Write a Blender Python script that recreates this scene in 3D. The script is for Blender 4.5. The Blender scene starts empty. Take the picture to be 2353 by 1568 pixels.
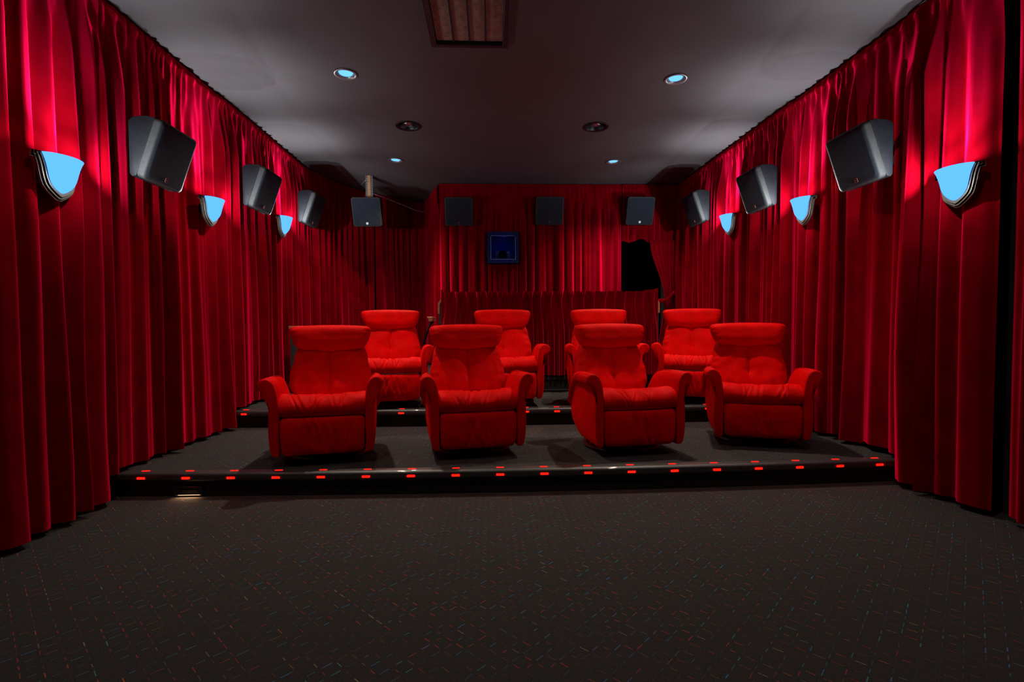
import bpy, bmesh, math, random
from mathutils import Vector, Matrix, noise
S = bpy.context.scene
COL = S.collection
PI = math.pi
rnd = random.Random(7)

# ------------------------------------------------------------------ camera
cam = bpy.data.objects.new('camera', bpy.data.cameras.new('camera'))
COL.objects.link(cam)
cam.data.sensor_width = 36.0
cam.data.lens = 1150.0 / 2353.0 * 36.0
cam.data.clip_start = 0.05
cam.location = (0, 0, 1.2)
_yaw, _pitch, _roll = math.radians(2.43), math.radians(-1.94), 0.006
cam.matrix_world = Matrix.Translation((0, 0, 1.2)) @ Matrix.Rotation(-_yaw, 4, 'Z') @ \
    Matrix.Rotation(PI / 2 + _pitch, 4, 'X') @ Matrix.Rotation(-_roll, 4, 'Z')
S.camera = cam

# ------------------------------------------------------------------ world, exposure
S.view_settings.view_transform = 'Standard'
S.view_settings.look = 'None'
S.view_settings.gamma = 1.0
S.view_settings.use_curve_mapping = False
S.view_settings.exposure = 0.0
wd = bpy.data.worlds.new('world'); S.world = wd; wd.use_nodes = True
wd.node_tree.nodes['Background'].inputs[0].default_value = (0.5, 0.45, 0.5, 1)
wd.node_tree.nodes['Background'].inputs[1].default_value = 0.012

# light levels
P_DOWN = 205.0        # recessed downlights in view
P_FRONT = 54.0       # same downlights nearer the screen, behind the photographer
P_SCONCE = 66.0      # lamp in each wall sconce bowl
P_GLASS = 35.0       # light leaving the glass of each sconce
C_DOWN = (1.0, 0.84, 0.66)
C_SCONCE = (0.84, 0.9, 0.96)
CEIL = 3.45


def spot(name, loc, power, color, size=2.1, blend=0.9, radius=0.045, rot=(0, 0, 0)):
    l = bpy.data.lights.new(name, 'SPOT'); l.energy = power; l.color = color
    l.spot_size = size; l.spot_blend = blend; l.shadow_soft_size = radius
    o = bpy.data.objects.new(name, l); COL.objects.link(o); o.location = loc; o.rotation_euler = rot
    return o


def point(name, loc, power, color, radius=0.03):
    l = bpy.data.lights.new(name, 'POINT'); l.energy = power; l.color = color; l.shadow_soft_size = radius
    o = bpy.data.objects.new(name, l); COL.objects.link(o); o.location = loc
    return o


DOWNS = [(-1.28, 4.62), (1.72, 4.62), (-1.28, 6.98), (1.72, 6.97)]
for x, y in DOWNS:
    spot('downlight_lamp', (x, y, CEIL - 0.012), P_DOWN * (1.0 if y < 6 else 1.15), C_DOWN)
for x, y in [(-1.28, 2.25), (1.72, 2.25)]:
    spot('front_downlight_lamp', (x, y, CEIL - 0.012), P_FRONT, C_DOWN)


# ------------------------------------------------------------------ helpers
def link_mesh(name, verts, faces, mat=None, parent=None, smooth=True):
    me = bpy.data.meshes.new(name)
    me.from_pydata([tuple(v) for v in verts], [], faces)
    me.update()
    bm = bmesh.new(); bm.from_mesh(me)
    bmesh.ops.recalc_face_normals(bm, faces=bm.faces); bm.to_mesh(me); bm.free()
    return _fin(name, me, mat, parent, smooth)


def _fin(name, me, mat, parent, smooth):
    if smooth:
        me.polygons.foreach_set('use_smooth', [True] * len(me.polygons))
    if mat: me.materials.append(mat)
    o = bpy.data.objects.new(name, me); COL.objects.link(o)
    if parent: o.parent = parent
    return o


def obj(name, bm, mat=None, parent=None, smooth=False, angle=None):
    me = bpy.data.meshes.new(name)
    bmesh.ops.recalc_face_normals(bm, faces=bm.faces)
    bm.to_mesh(me); bm.free()
    o = _fin(name, me, mat, parent, smooth or angle is not None)
    if angle is not None:
        me.set_sharp_from_angle(angle=math.radians(angle))
    return o


def tag(o, label=None, cat=None, group=None, kind=None):
    if label: o['label'] = label
    if cat: o['category'] = cat
    if group: o['group'] = group
    if kind: o['kind'] = kind
    return o


def thing(name, label, cat, loc=(0, 0, 0), rz=0.0, group=None):
    o = bpy.data.objects.new(name, None); COL.objects.link(o)
    o.empty_display_size = 0.1
    o.location = loc; o.rotation_euler = (0, 0, rz)
    return tag(o, label, cat, group)


def copy_tree(o, parent=None):
    c = o.copy(); COL.objects.link(c)
    if parent is not None: c.parent = parent
    for ch in o.children: copy_tree(ch, c)
    return c


def bm_box(bm, c, s, bevel=0.0, segs=2, M=None):
    r = bmesh.ops.create_cube(bm, size=1.0)
    vs = r['verts']
    bmesh.ops.scale(bm, vec=s, verts=vs)
    bmesh.ops.translate(bm, vec=c, verts=vs)
    if bevel > 0:
        es = list({e for v in vs for e in v.link_edges})
        g = bmesh.ops.bevel(bm, geom=es, offset=bevel, segments=segs, profile=0.5, affect='EDGES')
        vs = list({v for f in g['faces'] for v in f.verts} | {v for v in vs if v.is_valid})
    if M is not None:
        bmesh.ops.transform(bm, matrix=M, verts=[v for v in vs if v.is_valid])
    return vs


def box(name, c, s, mat, parent=None, bevel=0.0, segs=2):
    bm = bmesh.new(); bm_box(bm, c, s, bevel, segs)
    return obj(name, bm, mat, parent, angle=35 if bevel else None)


def lathe(bm, prof, n=40, c=(0, 0, 0), axis='Z'):
    rings = []
    for r, z in prof:
        ring = []
        for k in range(n):
            a = 2 * PI * k / n
            p = (r * math.cos(a), r * math.sin(a), z)
            if axis == 'Y': p = (p[0], p[2], p[1])
            ring.append(bm.verts.new((p[0] + c[0], p[1] + c[1], p[2] + c[2])))
        rings.append(ring)
    for a, b in zip(rings, rings[1:]):
        for k in range(n):
            bm.faces.new((a[k], a[(k + 1) % n], b[(k + 1) % n], b[k]))
    return rings


def cap(bm, ring):
    bm.faces.new(ring)


def tube(bm, pts, r, n=10):
    pts = [Vector(p) for p in pts]
    rings = []
    for i, p in enumerate(pts):
        d = (pts[min(i + 1, len(pts) - 1)] - pts[max(i - 1, 0)]).normalized()
        a = d.orthogonal().normalized(); b = d.cross(a)
        if rings:
            a = (prev - d * prev.dot(d)).normalized(); b = d.cross(a)
        prev = a
        rings.append([bm.verts.new(p + (a * math.cos(2 * PI * k / n) + b * math.sin(2 * PI * k / n)) * r) for k in range(n)])
    for A, B in zip(rings, rings[1:]):
        for k in range(n):
            bm.faces.new((A[k], A[(k + 1) % n], B[(k + 1) % n], B[k]))
    bm.faces.new(rings[0][::-1]); bm.faces.new(rings[-1])


def loft(name, secs, mat, parent, smooth=True, capends=True):
    n = len(secs[0]); V = [p for s in secs for p in s]; F = []
    for i in range(len(secs) - 1):
        for k in range(n):
            F.append((i * n + k, i * n + (k + 1) % n, (i + 1) * n + (k + 1) % n, (i + 1) * n + k))
    if capends:
        for i in (0, len(secs) - 1):
            c = Vector((0, 0, 0))
            for p in secs[i]: c += Vector(p)
            c /= n; V.append(c)
            for k in range(n):
                F.append((i * n + k, i * n + (k + 1) % n, len(V) - 1))
    return link_mesh(name, V, F, mat, parent, smooth)


def catmull(pts, sub=5, closed=True):
    out = []; n = len(pts)
    for i in range(n if closed else n - 1):
        p0, p1, p2, p3 = [pts[(i + k) % n] if closed else pts[max(0, min(n - 1, i + k))] for k in (-1, 0, 1, 2)]
        for s in range(sub):
            t = s / sub
            out.append(tuple(0.5 * (2 * b + (c - a) * t + (2 * a - 5 * b + 4 * c - d) * t * t + (3 * b - a - 3 * c + d) * t ** 3)
                             for a, b, c, d in zip(p0, p1, p2, p3)))
    if not closed: out.append(tuple(pts[-1]))
    return out


def sstep(a, b, x):
    if abs(b - a) < 1e-9: return 1.0 if x >= a else 0.0
    t = max(0.0, min(1.0, (x - a) / (b - a))); return t * t * (3 - 2 * t)


def n3(x, y, z): return noise.noise(Vector((x, y, z)))


# ------------------------------------------------------------------ materials
def nmat(name):
    m = bpy.data.materials.new(name); m.use_nodes = True
    nt = m.node_tree; b = nt.nodes['Principled BSDF']
    return m, nt, b


def N(nt, t, **kw):
    n = nt.nodes.new(t)
    for k, v in kw.items(): setattr(n, k, v)
    return n


def math_n(nt, op, a, b=None, c=None):
    n = nt.nodes.new('ShaderNodeMath'); n.operation = op
    for i, v in enumerate((a, b, c)):
        if v is None: continue
        if isinstance(v, (int, float)): n.inputs[i].default_value = v
        else: nt.links.new(v, n.inputs[i])
    return n.outputs[0]


def simple(name, col, rough=0.5, metal=0.0, spec=0.5, var=0.0, scale=20.0, bump=0.0, bscale=200.0, sheen=0.0, sheen_col=(1, 1, 1), sheen_rough=0.4, coat=0.0):
    m, nt, b = nmat(name)
    b.inputs['Base Color'].default_value = (*col, 1)
    b.inputs['Roughness'].default_value = rough
    b.inputs['Metallic'].default_value = metal
    b.inputs['Specular IOR Level'].default_value = spec
    b.inputs['Sheen Weight'].default_value = sheen
    b.inputs['Sheen Tint'].default_value = (*sheen_col, 1)
    b.inputs['Sheen Roughness'].default_value = sheen_rough
    b.inputs['Coat Weight'].default_value = coat
    tc = N(nt, 'ShaderNodeTexCoord')
    if var > 0:
        nz = N(nt, 'ShaderNodeTexNoise'); nz.inputs['Scale'].default_value = scale; nz.inputs['Detail'].default_value = 5
        nt.links.new(tc.outputs['Object'], nz.inputs['Vector'])
        mp = N(nt, 'ShaderNodeMapRange'); mp.inputs[1].default_value = 0.3; mp.inputs[2].default_value = 0.7
        mp.inputs[3].default_value = 1 - var; mp.inputs[4].default_value = 1 + var
        nt.links.new(nz.outputs[0], mp.inputs[0])
        vm = N(nt, 'ShaderNodeVectorMath', operation='SCALE'); vm.inputs[0].default_value = col
        nt.links.new(mp.outputs[0], vm.inputs['Scale']); nt.links.new(vm.outputs[0], b.inputs['Base Color'])
    if bump > 0:
        nb = N(nt, 'ShaderNodeTexNoise'); nb.inputs['Scale'].default_value = bscale; nb.inputs['Detail'].default_value = 3
        nt.links.new(tc.outputs['Object'], nb.inputs['Vector'])
        bp = N(nt, 'ShaderNodeBump'); bp.inputs['Strength'].default_value = bump; bp.inputs['Distance'].default_value = 0.01
        nt.links.new(nb.outputs[0], bp.inputs['Height']); nt.links.new(bp.outputs[0], b.inputs['Normal'])
    return m


def emit(name, col, strength):
    m = bpy.data.materials.new(name); m.use_nodes = True
    nt = m.node_tree; nt.nodes.clear()
    e = N(nt, 'ShaderNodeEmission'); e.inputs[0].default_value = (*col, 1); e.inputs[1].default_value = strength
    o = N(nt, 'ShaderNodeOutputMaterial'); nt.links.new(e.outputs[0], o.inputs[0])
    return m


def velvet():
    m, nt, b = nmat('red_velvet')
    tc = N(nt, 'ShaderNodeTexCoord')
    nz = N(nt, 'ShaderNodeTexNoise'); nz.inputs['Scale'].default_value = 6; nz.inputs['Detail'].default_value = 5
    nt.links.new(tc.outputs['Object'], nz.inputs['Vector'])
    mp = N(nt, 'ShaderNodeMapRange'); mp.inputs[1].default_value = 0.3; mp.inputs[2].default_value = 0.7
    mp.inputs[3].default_value = 0.8; mp.inputs[4].default_value = 1.2
    nt.links.new(nz.outputs[0], mp.inputs[0])
    sc = N(nt, 'ShaderNodeVectorMath', operation='SCALE'); sc.inputs[0].default_value = (0.20, 0.0005, 0.0045)
    nt.links.new(mp.outputs[0], sc.inputs['Scale']); nt.links.new(sc.outputs[0], b.inputs['Base Color'])
    b.inputs['Roughness'].default_value = 0.95; b.inputs['Specular IOR Level'].default_value = 0.0
    # the pile lights up where it is seen and lit along its lie
    sh = N(nt, 'ShaderNodeBsdfSheen', distribution='ASHIKHMIN')
    sh.inputs['Color'].default_value = (0.75, 0.003, 0.050, 1); sh.inputs['Roughness'].default_value = 0.40
    ad = N(nt, 'ShaderNodeAddShader')
    nt.links.new(b.outputs[0], ad.inputs[0]); nt.links.new(sh.outputs[0], ad.inputs[1])
    nt.links.new(ad.outputs[0], nt.nodes['Material Output'].inputs[0])
    return m


M_VELVET = velvet()
M_SUEDE = simple('red_suede', (0.70, 0.0004, 0.0003), 0.65, spec=0.05, var=0.14, scale=9, bump=0.14, bscale=70,
                 sheen=0.08, sheen_col=(1.0, 0.012, 0.008), sheen_rough=0.4)
M_BLACK = simple('black_plastic', (0.008, 0.009, 0.011), 0.35, var=0.2)
M_CAB = simple('speaker_cabinet_paint', (0.010, 0.011, 0.015), 0.6, spec=0.3, var=0.25, scale=12)
M_SPRIM = simple('speaker_rim_lit', (0.034, 0.036, 0.036), 0.65, var=0.2, scale=40, bump=0.2, bscale=300)  # lighter than the cabinet: sconce light on the rim put into its colour
M_GRILLE = simple('speaker_grille_cloth', (0.019, 0.025, 0.036), 0.85, spec=0.2, var=0.15, bump=0.2, bscale=500)
M_BADGE = simple('silver_badge', (0.55, 0.52, 0.5), 0.4, metal=0.6)
M_BADGE_INK = simple('badge_ink', (0.30, 0.05, 0.03), 0.5)
M_BRONZE = simple('sconce_metal', (0.085, 0.078, 0.058), 0.5, metal=0.2, var=0.15)
M_TIMBER = simple('stained_timber', (0.62, 0.20, 0.10), 0.5, var=0.2, scale=14)
M_PALE_TIMBER = simple('raw_timber', (0.50, 0.27, 0.09), 0.7, var=0.2, scale=30)
M_STEEL = simple('galvanised_steel', (0.45, 0.46, 0.52), 0.45, metal=0.7)
M_DARKPANEL = simple('dark_panel_paint', (0.035, 0.037, 0.045), 0.7, var=0.1)
M_NOSING = simple('black_vinyl_nosing', (0.028, 0.028, 0.031), 0.48, spec=0.9, var=0.15, scale=30, coat=0.5)
M_RISER = simple('black_riser_board', (0.004, 0.004, 0.005), 0.6)
M_WALL = simple('black_wall_paint', (0.02, 0.016, 0.017), 0.8, var=0.1)
M_CEIL = simple('dark_ceiling_paint', (0.110, 0.101, 0.103), 0.85, spec=0.08, var=0.05, scale=3, bump=0.04, bscale=120)
M_GRILLFRAME = simple('ceiling_grille_frame', (0.03, 0.022, 0.024), 0.45)
M_SLAT = simple('ceiling_grille_slat', (0.40, 0.35, 0.26), 0.5, var=0.25, scale=25)
M_RIM = simple('downlight_trim', (0.30, 0.28, 0.26), 0.35, metal=0.5)
M_CHROME = simple('dull_chrome', (0.5, 0.48, 0.46), 0.25, metal=0.9)
M_LED = emit('red_led', (1.0, 0.0008, 0.0003), 26.0)
M_LEDTOP = emit('red_led_top', (1.0, 0.006, 0.002), 3.0)
M_LENS = emit('lit_downlight_lens', (0.22, 0.76, 1.6), 1.0)
M_SHADE = emit('lit_sconce_glass', (0.145, 0.60, 2.2), 1.0)
M_WARM = emit('warm_step_lamp', (1.0, 0.55, 0.25), 0.25)


def carpet():
    m, nt, b = nmat('flecked_carpet')
    g = N(nt, 'ShaderNodeNewGeometry')
    sep = N(nt, 'ShaderNodeSeparateXYZ'); nt.links.new(g.outputs['Position'], sep.inputs[0])
    X, Y = sep.outputs[0], sep.outputs[1]
    P = math_n(nt, 'MULTIPLY', math_n(nt, 'ADD', X, Y), 0.7071)
    Q = math_n(nt, 'MULTIPLY', math_n(nt, 'SUBTRACT', Y, X), 0.7071)
    CELL = 0.059

    def dashes(a, c, offa, offc, seed, ramp):
        # dash runs along a, thin across c
        ua = math_n(nt, 'ADD', math_n(nt, 'DIVIDE', a, CELL), offa)
        uc = math_n(nt, 'ADD', math_n(nt, 'DIVIDE', c, CELL), offc)
        ia, ic = math_n(nt, 'FLOOR', ua), math_n(nt, 'FLOOR', uc)
        fa = math_n(nt, 'SUBTRACT', math_n(nt, 'SUBTRACT', ua, ia), 0.5)
        fc = math_n(nt, 'SUBTRACT', math_n(nt, 'SUBTRACT', uc, ic), 0.5)
        cb = N(nt, 'ShaderNodeCombineXYZ'); nt.links.new(ia, cb.inputs[0]); nt.links.new(ic, cb.inputs[1]); cb.inputs[2].default_value = seed
        wn = N(nt, 'ShaderNodeTexWhiteNoise'); wn.noise_dimensions = '3D'; nt.links.new(cb.outputs[0], wn.inputs[0])
        sc = N(nt, 'ShaderNodeSeparateColor'); nt.links.new(wn.outputs['Color'], sc.inputs[0])
        half = math_n(nt, 'ADD', 0.16, math_n(nt, 'MULTIPLY', sc.outputs[0], 0.20))
        la = math_n(nt, 'LESS_THAN', math_n(nt, 'ABSOLUTE', fa), half)
        lc = math_n(nt, 'LESS_THAN', math_n(nt, 'ABSOLUTE', fc), 0.030)
        st = math_n(nt, 'LESS_THAN', math_n(nt, 'FRACT', math_n(nt, 'MULTIPLY', ua, 11.0)), 0.62)
        mk = math_n(nt, 'MULTIPLY', math_n(nt, 'MULTIPLY', la, lc), st)
        # half of the stitches are pale and weak
        w = math_n(nt, 'POWER', sc.outputs[1], 2.2)
        mk = math_n(nt, 'MULTIPLY', mk, math_n(nt, 'ADD', 0.07, math_n(nt, 'MULTIPLY', w, 0.85)))
        r = N(nt, 'ShaderNodeValToRGB'); r.color_ramp.interpolation = 'CONSTANT'
        els = r.color_ramp.elements
        while len(els) < len(ramp): els.new(0.5)
        for e, (p, c_) in zip(els, ramp): e.position = p; e.color = (*c_, 1)
        nt.links.new(sc.outputs[2], r.inputs[0])
        return mk, r.outputs[0]

    red = [(0, (0.62, 0.05, 0.05)), (0.40, (0.62, 0.14, 0.04)), (0.6, (0.45, 0.33, 0.27)), (0.82, (0.60, 0.04, 0.10)), (0.95, (0.10, 0.40, 0.34))]
    blu = [(0, (0.05, 0.33, 0.75)), (0.35, (0.22, 0.22, 0.70)), (0.5, (0.06, 0.42, 0.42)), (0.68, (0.55, 0.05, 0.09)), (0.9, (0.50, 0.16, 0.05))]
    m1, c1 = dashes(Q, P, 0.0, 0.0, 1.0, red)
    m2, c2 = dashes(P, Q, 0.5, 0.5, 5.0, blu)
    nz = N(nt, 'ShaderNodeTexNoise'); nz.inputs['Scale'].default_value = 420; nz.inputs['Detail'].default_value = 2
    nt.links.new(g.outputs['Position'], nz.inputs['Vector'])
    mp = N(nt, 'ShaderNodeMapRange'); mp.inputs[1].default_value = 0.3; mp.inputs[2].default_value = 0.7
    mp.inputs[3].default_value = 0.1; mp.inputs[4].default_value = 2.1
    nt.links.new(nz.outputs[0], mp.inputs[0])
    base = N(nt, 'ShaderNodeVectorMath', operation='SCALE'); base.inputs[0].default_value = (0.036, 0.0345, 0.0350)
    nt.links.new(mp.outputs[0], base.inputs['Scale'])
    x1 = N(nt, 'ShaderNodeMix', data_type='RGBA'); nt.links.new(m1, x1.inputs[0]); nt.links.new(base.outputs[0], x1.inputs[6]); nt.links.new(c1, x1.inputs[7])
    x2 = N(nt, 'ShaderNodeMix', data_type='RGBA'); nt.links.new(m2, x2.inputs[0]); nt.links.new(x1.outputs[2], x2.inputs[6]); nt.links.new(c2, x2.inputs[7])
    nt.links.new(x2.outputs[2], b.inputs['Base Color'])
    b.inputs['Roughness'].default_value = 0.95; b.inputs['Specular IOR Level'].default_value = 0.1
    bp = N(nt, 'ShaderNodeBump'); bp.inputs['Strength'].default_value = 0.5; bp.inputs['Distance'].default_value = 0.004
    nt.links.new(nz.outputs[0], bp.inputs['Height']); nt.links.new(bp.outputs[0], b.inputs['Normal'])
    return m


M_CARPET = carpet()

# ------------------------------------------------------------------ room shell
XL, XR = -2.74, 3.20
YF, YB = -2.2, 9.75


def struct(o): return tag(o, kind='structure')


struct(box('floor', ((XL + XR) / 2, (YF + YB) / 2, -0.05), (XR - XL + 0.4, YB - YF + 0.4, 0.1), M_CARPET))
struct(box('wall_left', (XL - 0.05, (YF + YB) / 2, CEIL / 2), (0.1, YB - YF, CEIL), M_WALL))
struct(box('wall_right', (XR + 0.05, (YF + YB) / 2, CEIL / 2), (0.1, YB - YF, CEIL), M_WALL))
struct(box('wall_back', ((XL + XR) / 2, YB + 0.05, CEIL / 2), (XR - XL + 0.2, 0.1, CEIL), M_WALL))
struct(box('wall_front', ((XL + XR) / 2, YF - 0.05, CEIL / 2), (XR - XL + 0.2, 0.1, CEIL), M_WALL))

# ceiling with round holes for the recessed fittings
VENTS = [(-0.915, 5.78), (1.22, 5.75)]


def ceiling_mesh():
    bm = bmesh.new()
    holes = [(x, y, 0.078) for x, y in DOWNS] + [(x, y, 0.118) for x, y in VENTS]
    xs = sorted({XL, XR} | {h[0] - 0.2 for h in holes} | {h[0] + 0.2 for h in holes} | {-0.43, 0.13})
    ys = sorted({YF, YB, 3.10, 4.10} | {round(h[1], 2) - 0.2 for h in holes} | {round(h[1], 2) + 0.2 for h in holes})
    def near(x0, x1, y0, y1):
        for hx, hy, r in holes:
            if x0 < hx < x1 and y0 < hy < y1: return hx, hy, r
        return None
    merged = []
    # rows of strips; a cell holding a hole is built as ring to square
    ys2 = [ys[0]]
    for y in ys[1:]:
        if y - ys2[-1] > 1e-4: ys2.append(y)
    xs2 = [xs[0]]
    for x in xs[1:]:
        if x - xs2[-1] > 1e-4: xs2.append(x)
    for i in range(len(xs2) - 1):
        for j in range(len(ys2) - 1):
            x0, x1, y0, y1 = xs2[i], xs2[i + 1], ys2[j], ys2[j + 1]
            if x0 > -0.44 and x1 < 0.14 and y0 > 3.09 and y1 < 4.11: continue
            h = near(x0, x1, y0, y1)
            if not h:
                bm.faces.new([bm.verts.new((a, b_, CEIL)) for a, b_ in ((x0, y0), (x1, y0), (x1, y1), (x0, y1))])
                continue
            n = 48; inn, out = [], []
            for k in range(n):
                a = 2 * PI * k / n; cx, sy = math.cos(a), math.sin(a)
                tx = ((x1 - h[0]) if cx > 0 else (h[0] - x0)) / max(abs(cx), 1e-9)
                ty = ((y1 - h[1]) if sy > 0 else (h[1] - y0)) / max(abs(sy), 1e-9)
                t = min(tx, ty)
                inn.append(bm.verts.new((h[0] + h[2] * cx, h[1] + h[2] * sy, CEIL)))
                out.append(bm.verts.new((h[0] + t * cx, h[1] + t * sy, CEIL)))
            for k in range(n):
                bm.faces.new((inn[k], inn[(k + 1) % n], out[(k + 1) % n], out[k]))
            for sx, sy in ((x0, y0), (x1, y0), (x1, y1), (x0, y1)):
                # corner triangle
                best = sorted(range(n), key=lambda k: (out[k].co.x - sx) ** 2 + (out[k].co.y - sy) ** 2)[:2]
                bm.faces.new((out[best[0]], bm.verts.new((sx, sy, CEIL)), out[best[1]]))
    bmesh.ops.remove_doubles(bm, verts=bm.verts, dist=1e-4)
    # roof void above, so nothing leaks in
    bm_box(bm, ((XL + XR) / 2, (YF + YB) / 2, CEIL + 0.27), (XR - XL + 0.3, YB - YF + 0.3, 0.04))
    return bm


struct(obj('ceiling', ceiling_mesh(), M_CEIL))

# ---- raised seating tiers
TIERS = [(3.53, 0.17), (5.08, 0.34), (6.57, 0.51)]


def bow(x): return 0.075 * ((x - 0.22) / 2.8) ** 2


def tier(Y0, z0, z1, Yend):
    xs = [XL + 0.001 + (XR - XL - 0.002) * i / 24 for i in range(25)]
    V, F = [], []
    for x in xs:
        V += [(x, Y0 + bow(x), z0), (x, Y0 + bow(x), z1 - 0.004), (x, Yend, z1 - 0.004), (x, Yend, z0)]
    for i in range(24):
        for k in range(4):
            a = i * 4
            F.append((a + k, a + (k + 1) % 4, a + 4 + (k + 1) % 4, a + 4 + k))
    F.append((0, 1, 2, 3)); F.append((96, 97, 98, 99))
    o = link_mesh('seating_tier', V, F, M_CARPET, smooth=False)
    o.data.materials.append(M_RISER)
    for p in o.data.polygons:
        if p.normal.y < -0.7: p.material_index = 1
    return tag(o, kind='structure')


tier(3.53, 0.0, 0.17, YB)
tier(5.08, 0.166, 0.34, YB)
tier(6.57, 0.336, 0.51, YB)


def nosing(Y0, z, label, leds):
    root = thing('step_nosing', label, 'step edging', (0, Y0, z), group='black step edgings with red lights')
    prof = [(0.0, -0.062), (-0.012, -0.060), (-0.026, -0.052), (-0.030, -0.040), (-0.030, -0.022), (-0.028, -0.010), (-0.020, -0.001), (-0.008, 0.003), (0.010, 0.004), (0.052, 0.003), (0.056, -0.003), (0.0, -0.006)]
    secs = []
    for i in range(41):
        x = XL + 0.02 + (XR - XL - 0.04) * i / 40
        secs.append([(x, bow(x) + y, zz) for y, zz in prof])
    s = loft('edge_strip', secs, M_NOSING, root)
    s.data.set_sharp_from_angle(angle=math.radians(50))
    b0 = None
    for x in leds:
        for face in (0, 1):
            if face == 0:
                c = (x, bow(x) - 0.0305, -0.032); sz = (0.054, 0.006, 0.0135)
            else:
                c = (x, bow(x) + 0.022, 0.0042); sz = (0.054, 0.015, 0.005)
            if b0 is None or b0[face] is None:
                bm = bmesh.new(); bm_box(bm, (0, 0, 0), sz, 0.0024, 2)
                o = obj('red_light', bm, M_LED if face == 0 else M_LEDTOP, root)
                b0 = b0 or [None, None]; b0[face] = o.data
            else:
                o = bpy.data.objects.new('red_light', b0[face]); COL.objects.link(o); o.parent = root
            o.location = c
            o['label'] = 'glowing red strip light on the front of the edging' if face == 0 else 'glowing red strip light on the top of the edging'
    return root


nosing(3.53, 0.17, 'lowest black step edging with a double row of red lights across the room', [-2.448 + 0.3135 * i for i in range(18)])
nosing(5.08, 0.34, 'second black step edging with red lights behind the front row of recliners', [-2.489 + 0.316 * i for i in range(17)])
e3 = thing('step_nosing', 'plain black step edging under the low pleated curtain at the back', 'step edging', (0, 6.57, 0.51))
secs = []
for i in range(31):
    x = XL + 0.02 + (XR - XL - 0.04) * i / 30
    secs.append([(x, bow(x) + y, zz) for y, zz in [(0, -0.05), (-0.02, -0.045), (-0.024, -0.01), (-0.01, 0.003), (0.04, 0.003), (0.0, -0.006)]])
loft('edge_strip', secs, M_NOSING, e3, smooth=False)


# louvred step light in the first riser
def step_light(loc, label, power):
    r = thing('step_light', label, 'step light', loc, group='louvred lights in the risers')
    bm = bmesh.new()
    for c, s in (((0, 0.0, 0.062), (0.19, 0.02, 0.008)), ((0, 0, 0.004), (0.19, 0.02, 0.008)), ((-0.091, 0, 0.033), (0.008, 0.02, 0.066)), ((0.091, 0, 0.033), (0.008, 0.02, 0.066))):
        bm_box(bm, c, s, 0.002, 1)
    obj('frame', bm, M_BLACK, r)
    bm = bmesh.new()
    for k in range(4):
        bm_box(bm, (0, 0, 0), (0.174, 0.017, 0.0018), M=Matrix.Translation((0, -0.001, 0.016 + 0.013 * k)) @ Matrix.Rotation(math.radians(28), 4, 'X'))
    obj('louvre', bm, M_BLACK, r)
    bm = bmesh.new(); bm_box(bm, (0, 0.006, 0.030), (0.10, 0.002, 0.030))
    obj('lamp', bm, M_WARM, r)
    l = bpy.data.lights.new('step_lamp', 'AREA'); l.shape = 'RECTANGLE'; l.size = 0.15; l.size_y = 0.012; l.energy = power; l.color = (1.0, 0.55, 0.28)
    lo = bpy.data.objects.new('step_lamp', l); COL.objects.link(lo); lo.location = (loc[0], loc[1] - 0.012, loc[2] + 0.014)
    lo.rotation_euler = (math.radians(-25), 0, 0)
    return r


def yr(Y0, x): return Y0 + bow(x)


step_light((-2.125, yr(3.53, -2.125) - 0.012, 0.008), 'small louvred step light glowing warm at the left of the lowest riser', 0.35)
step_light((-2.0, yr(5.08, -2.0) - 0.012, 0.178), 'louvred step light in the second riser behind the leftmost front recliner', 0.5)


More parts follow.
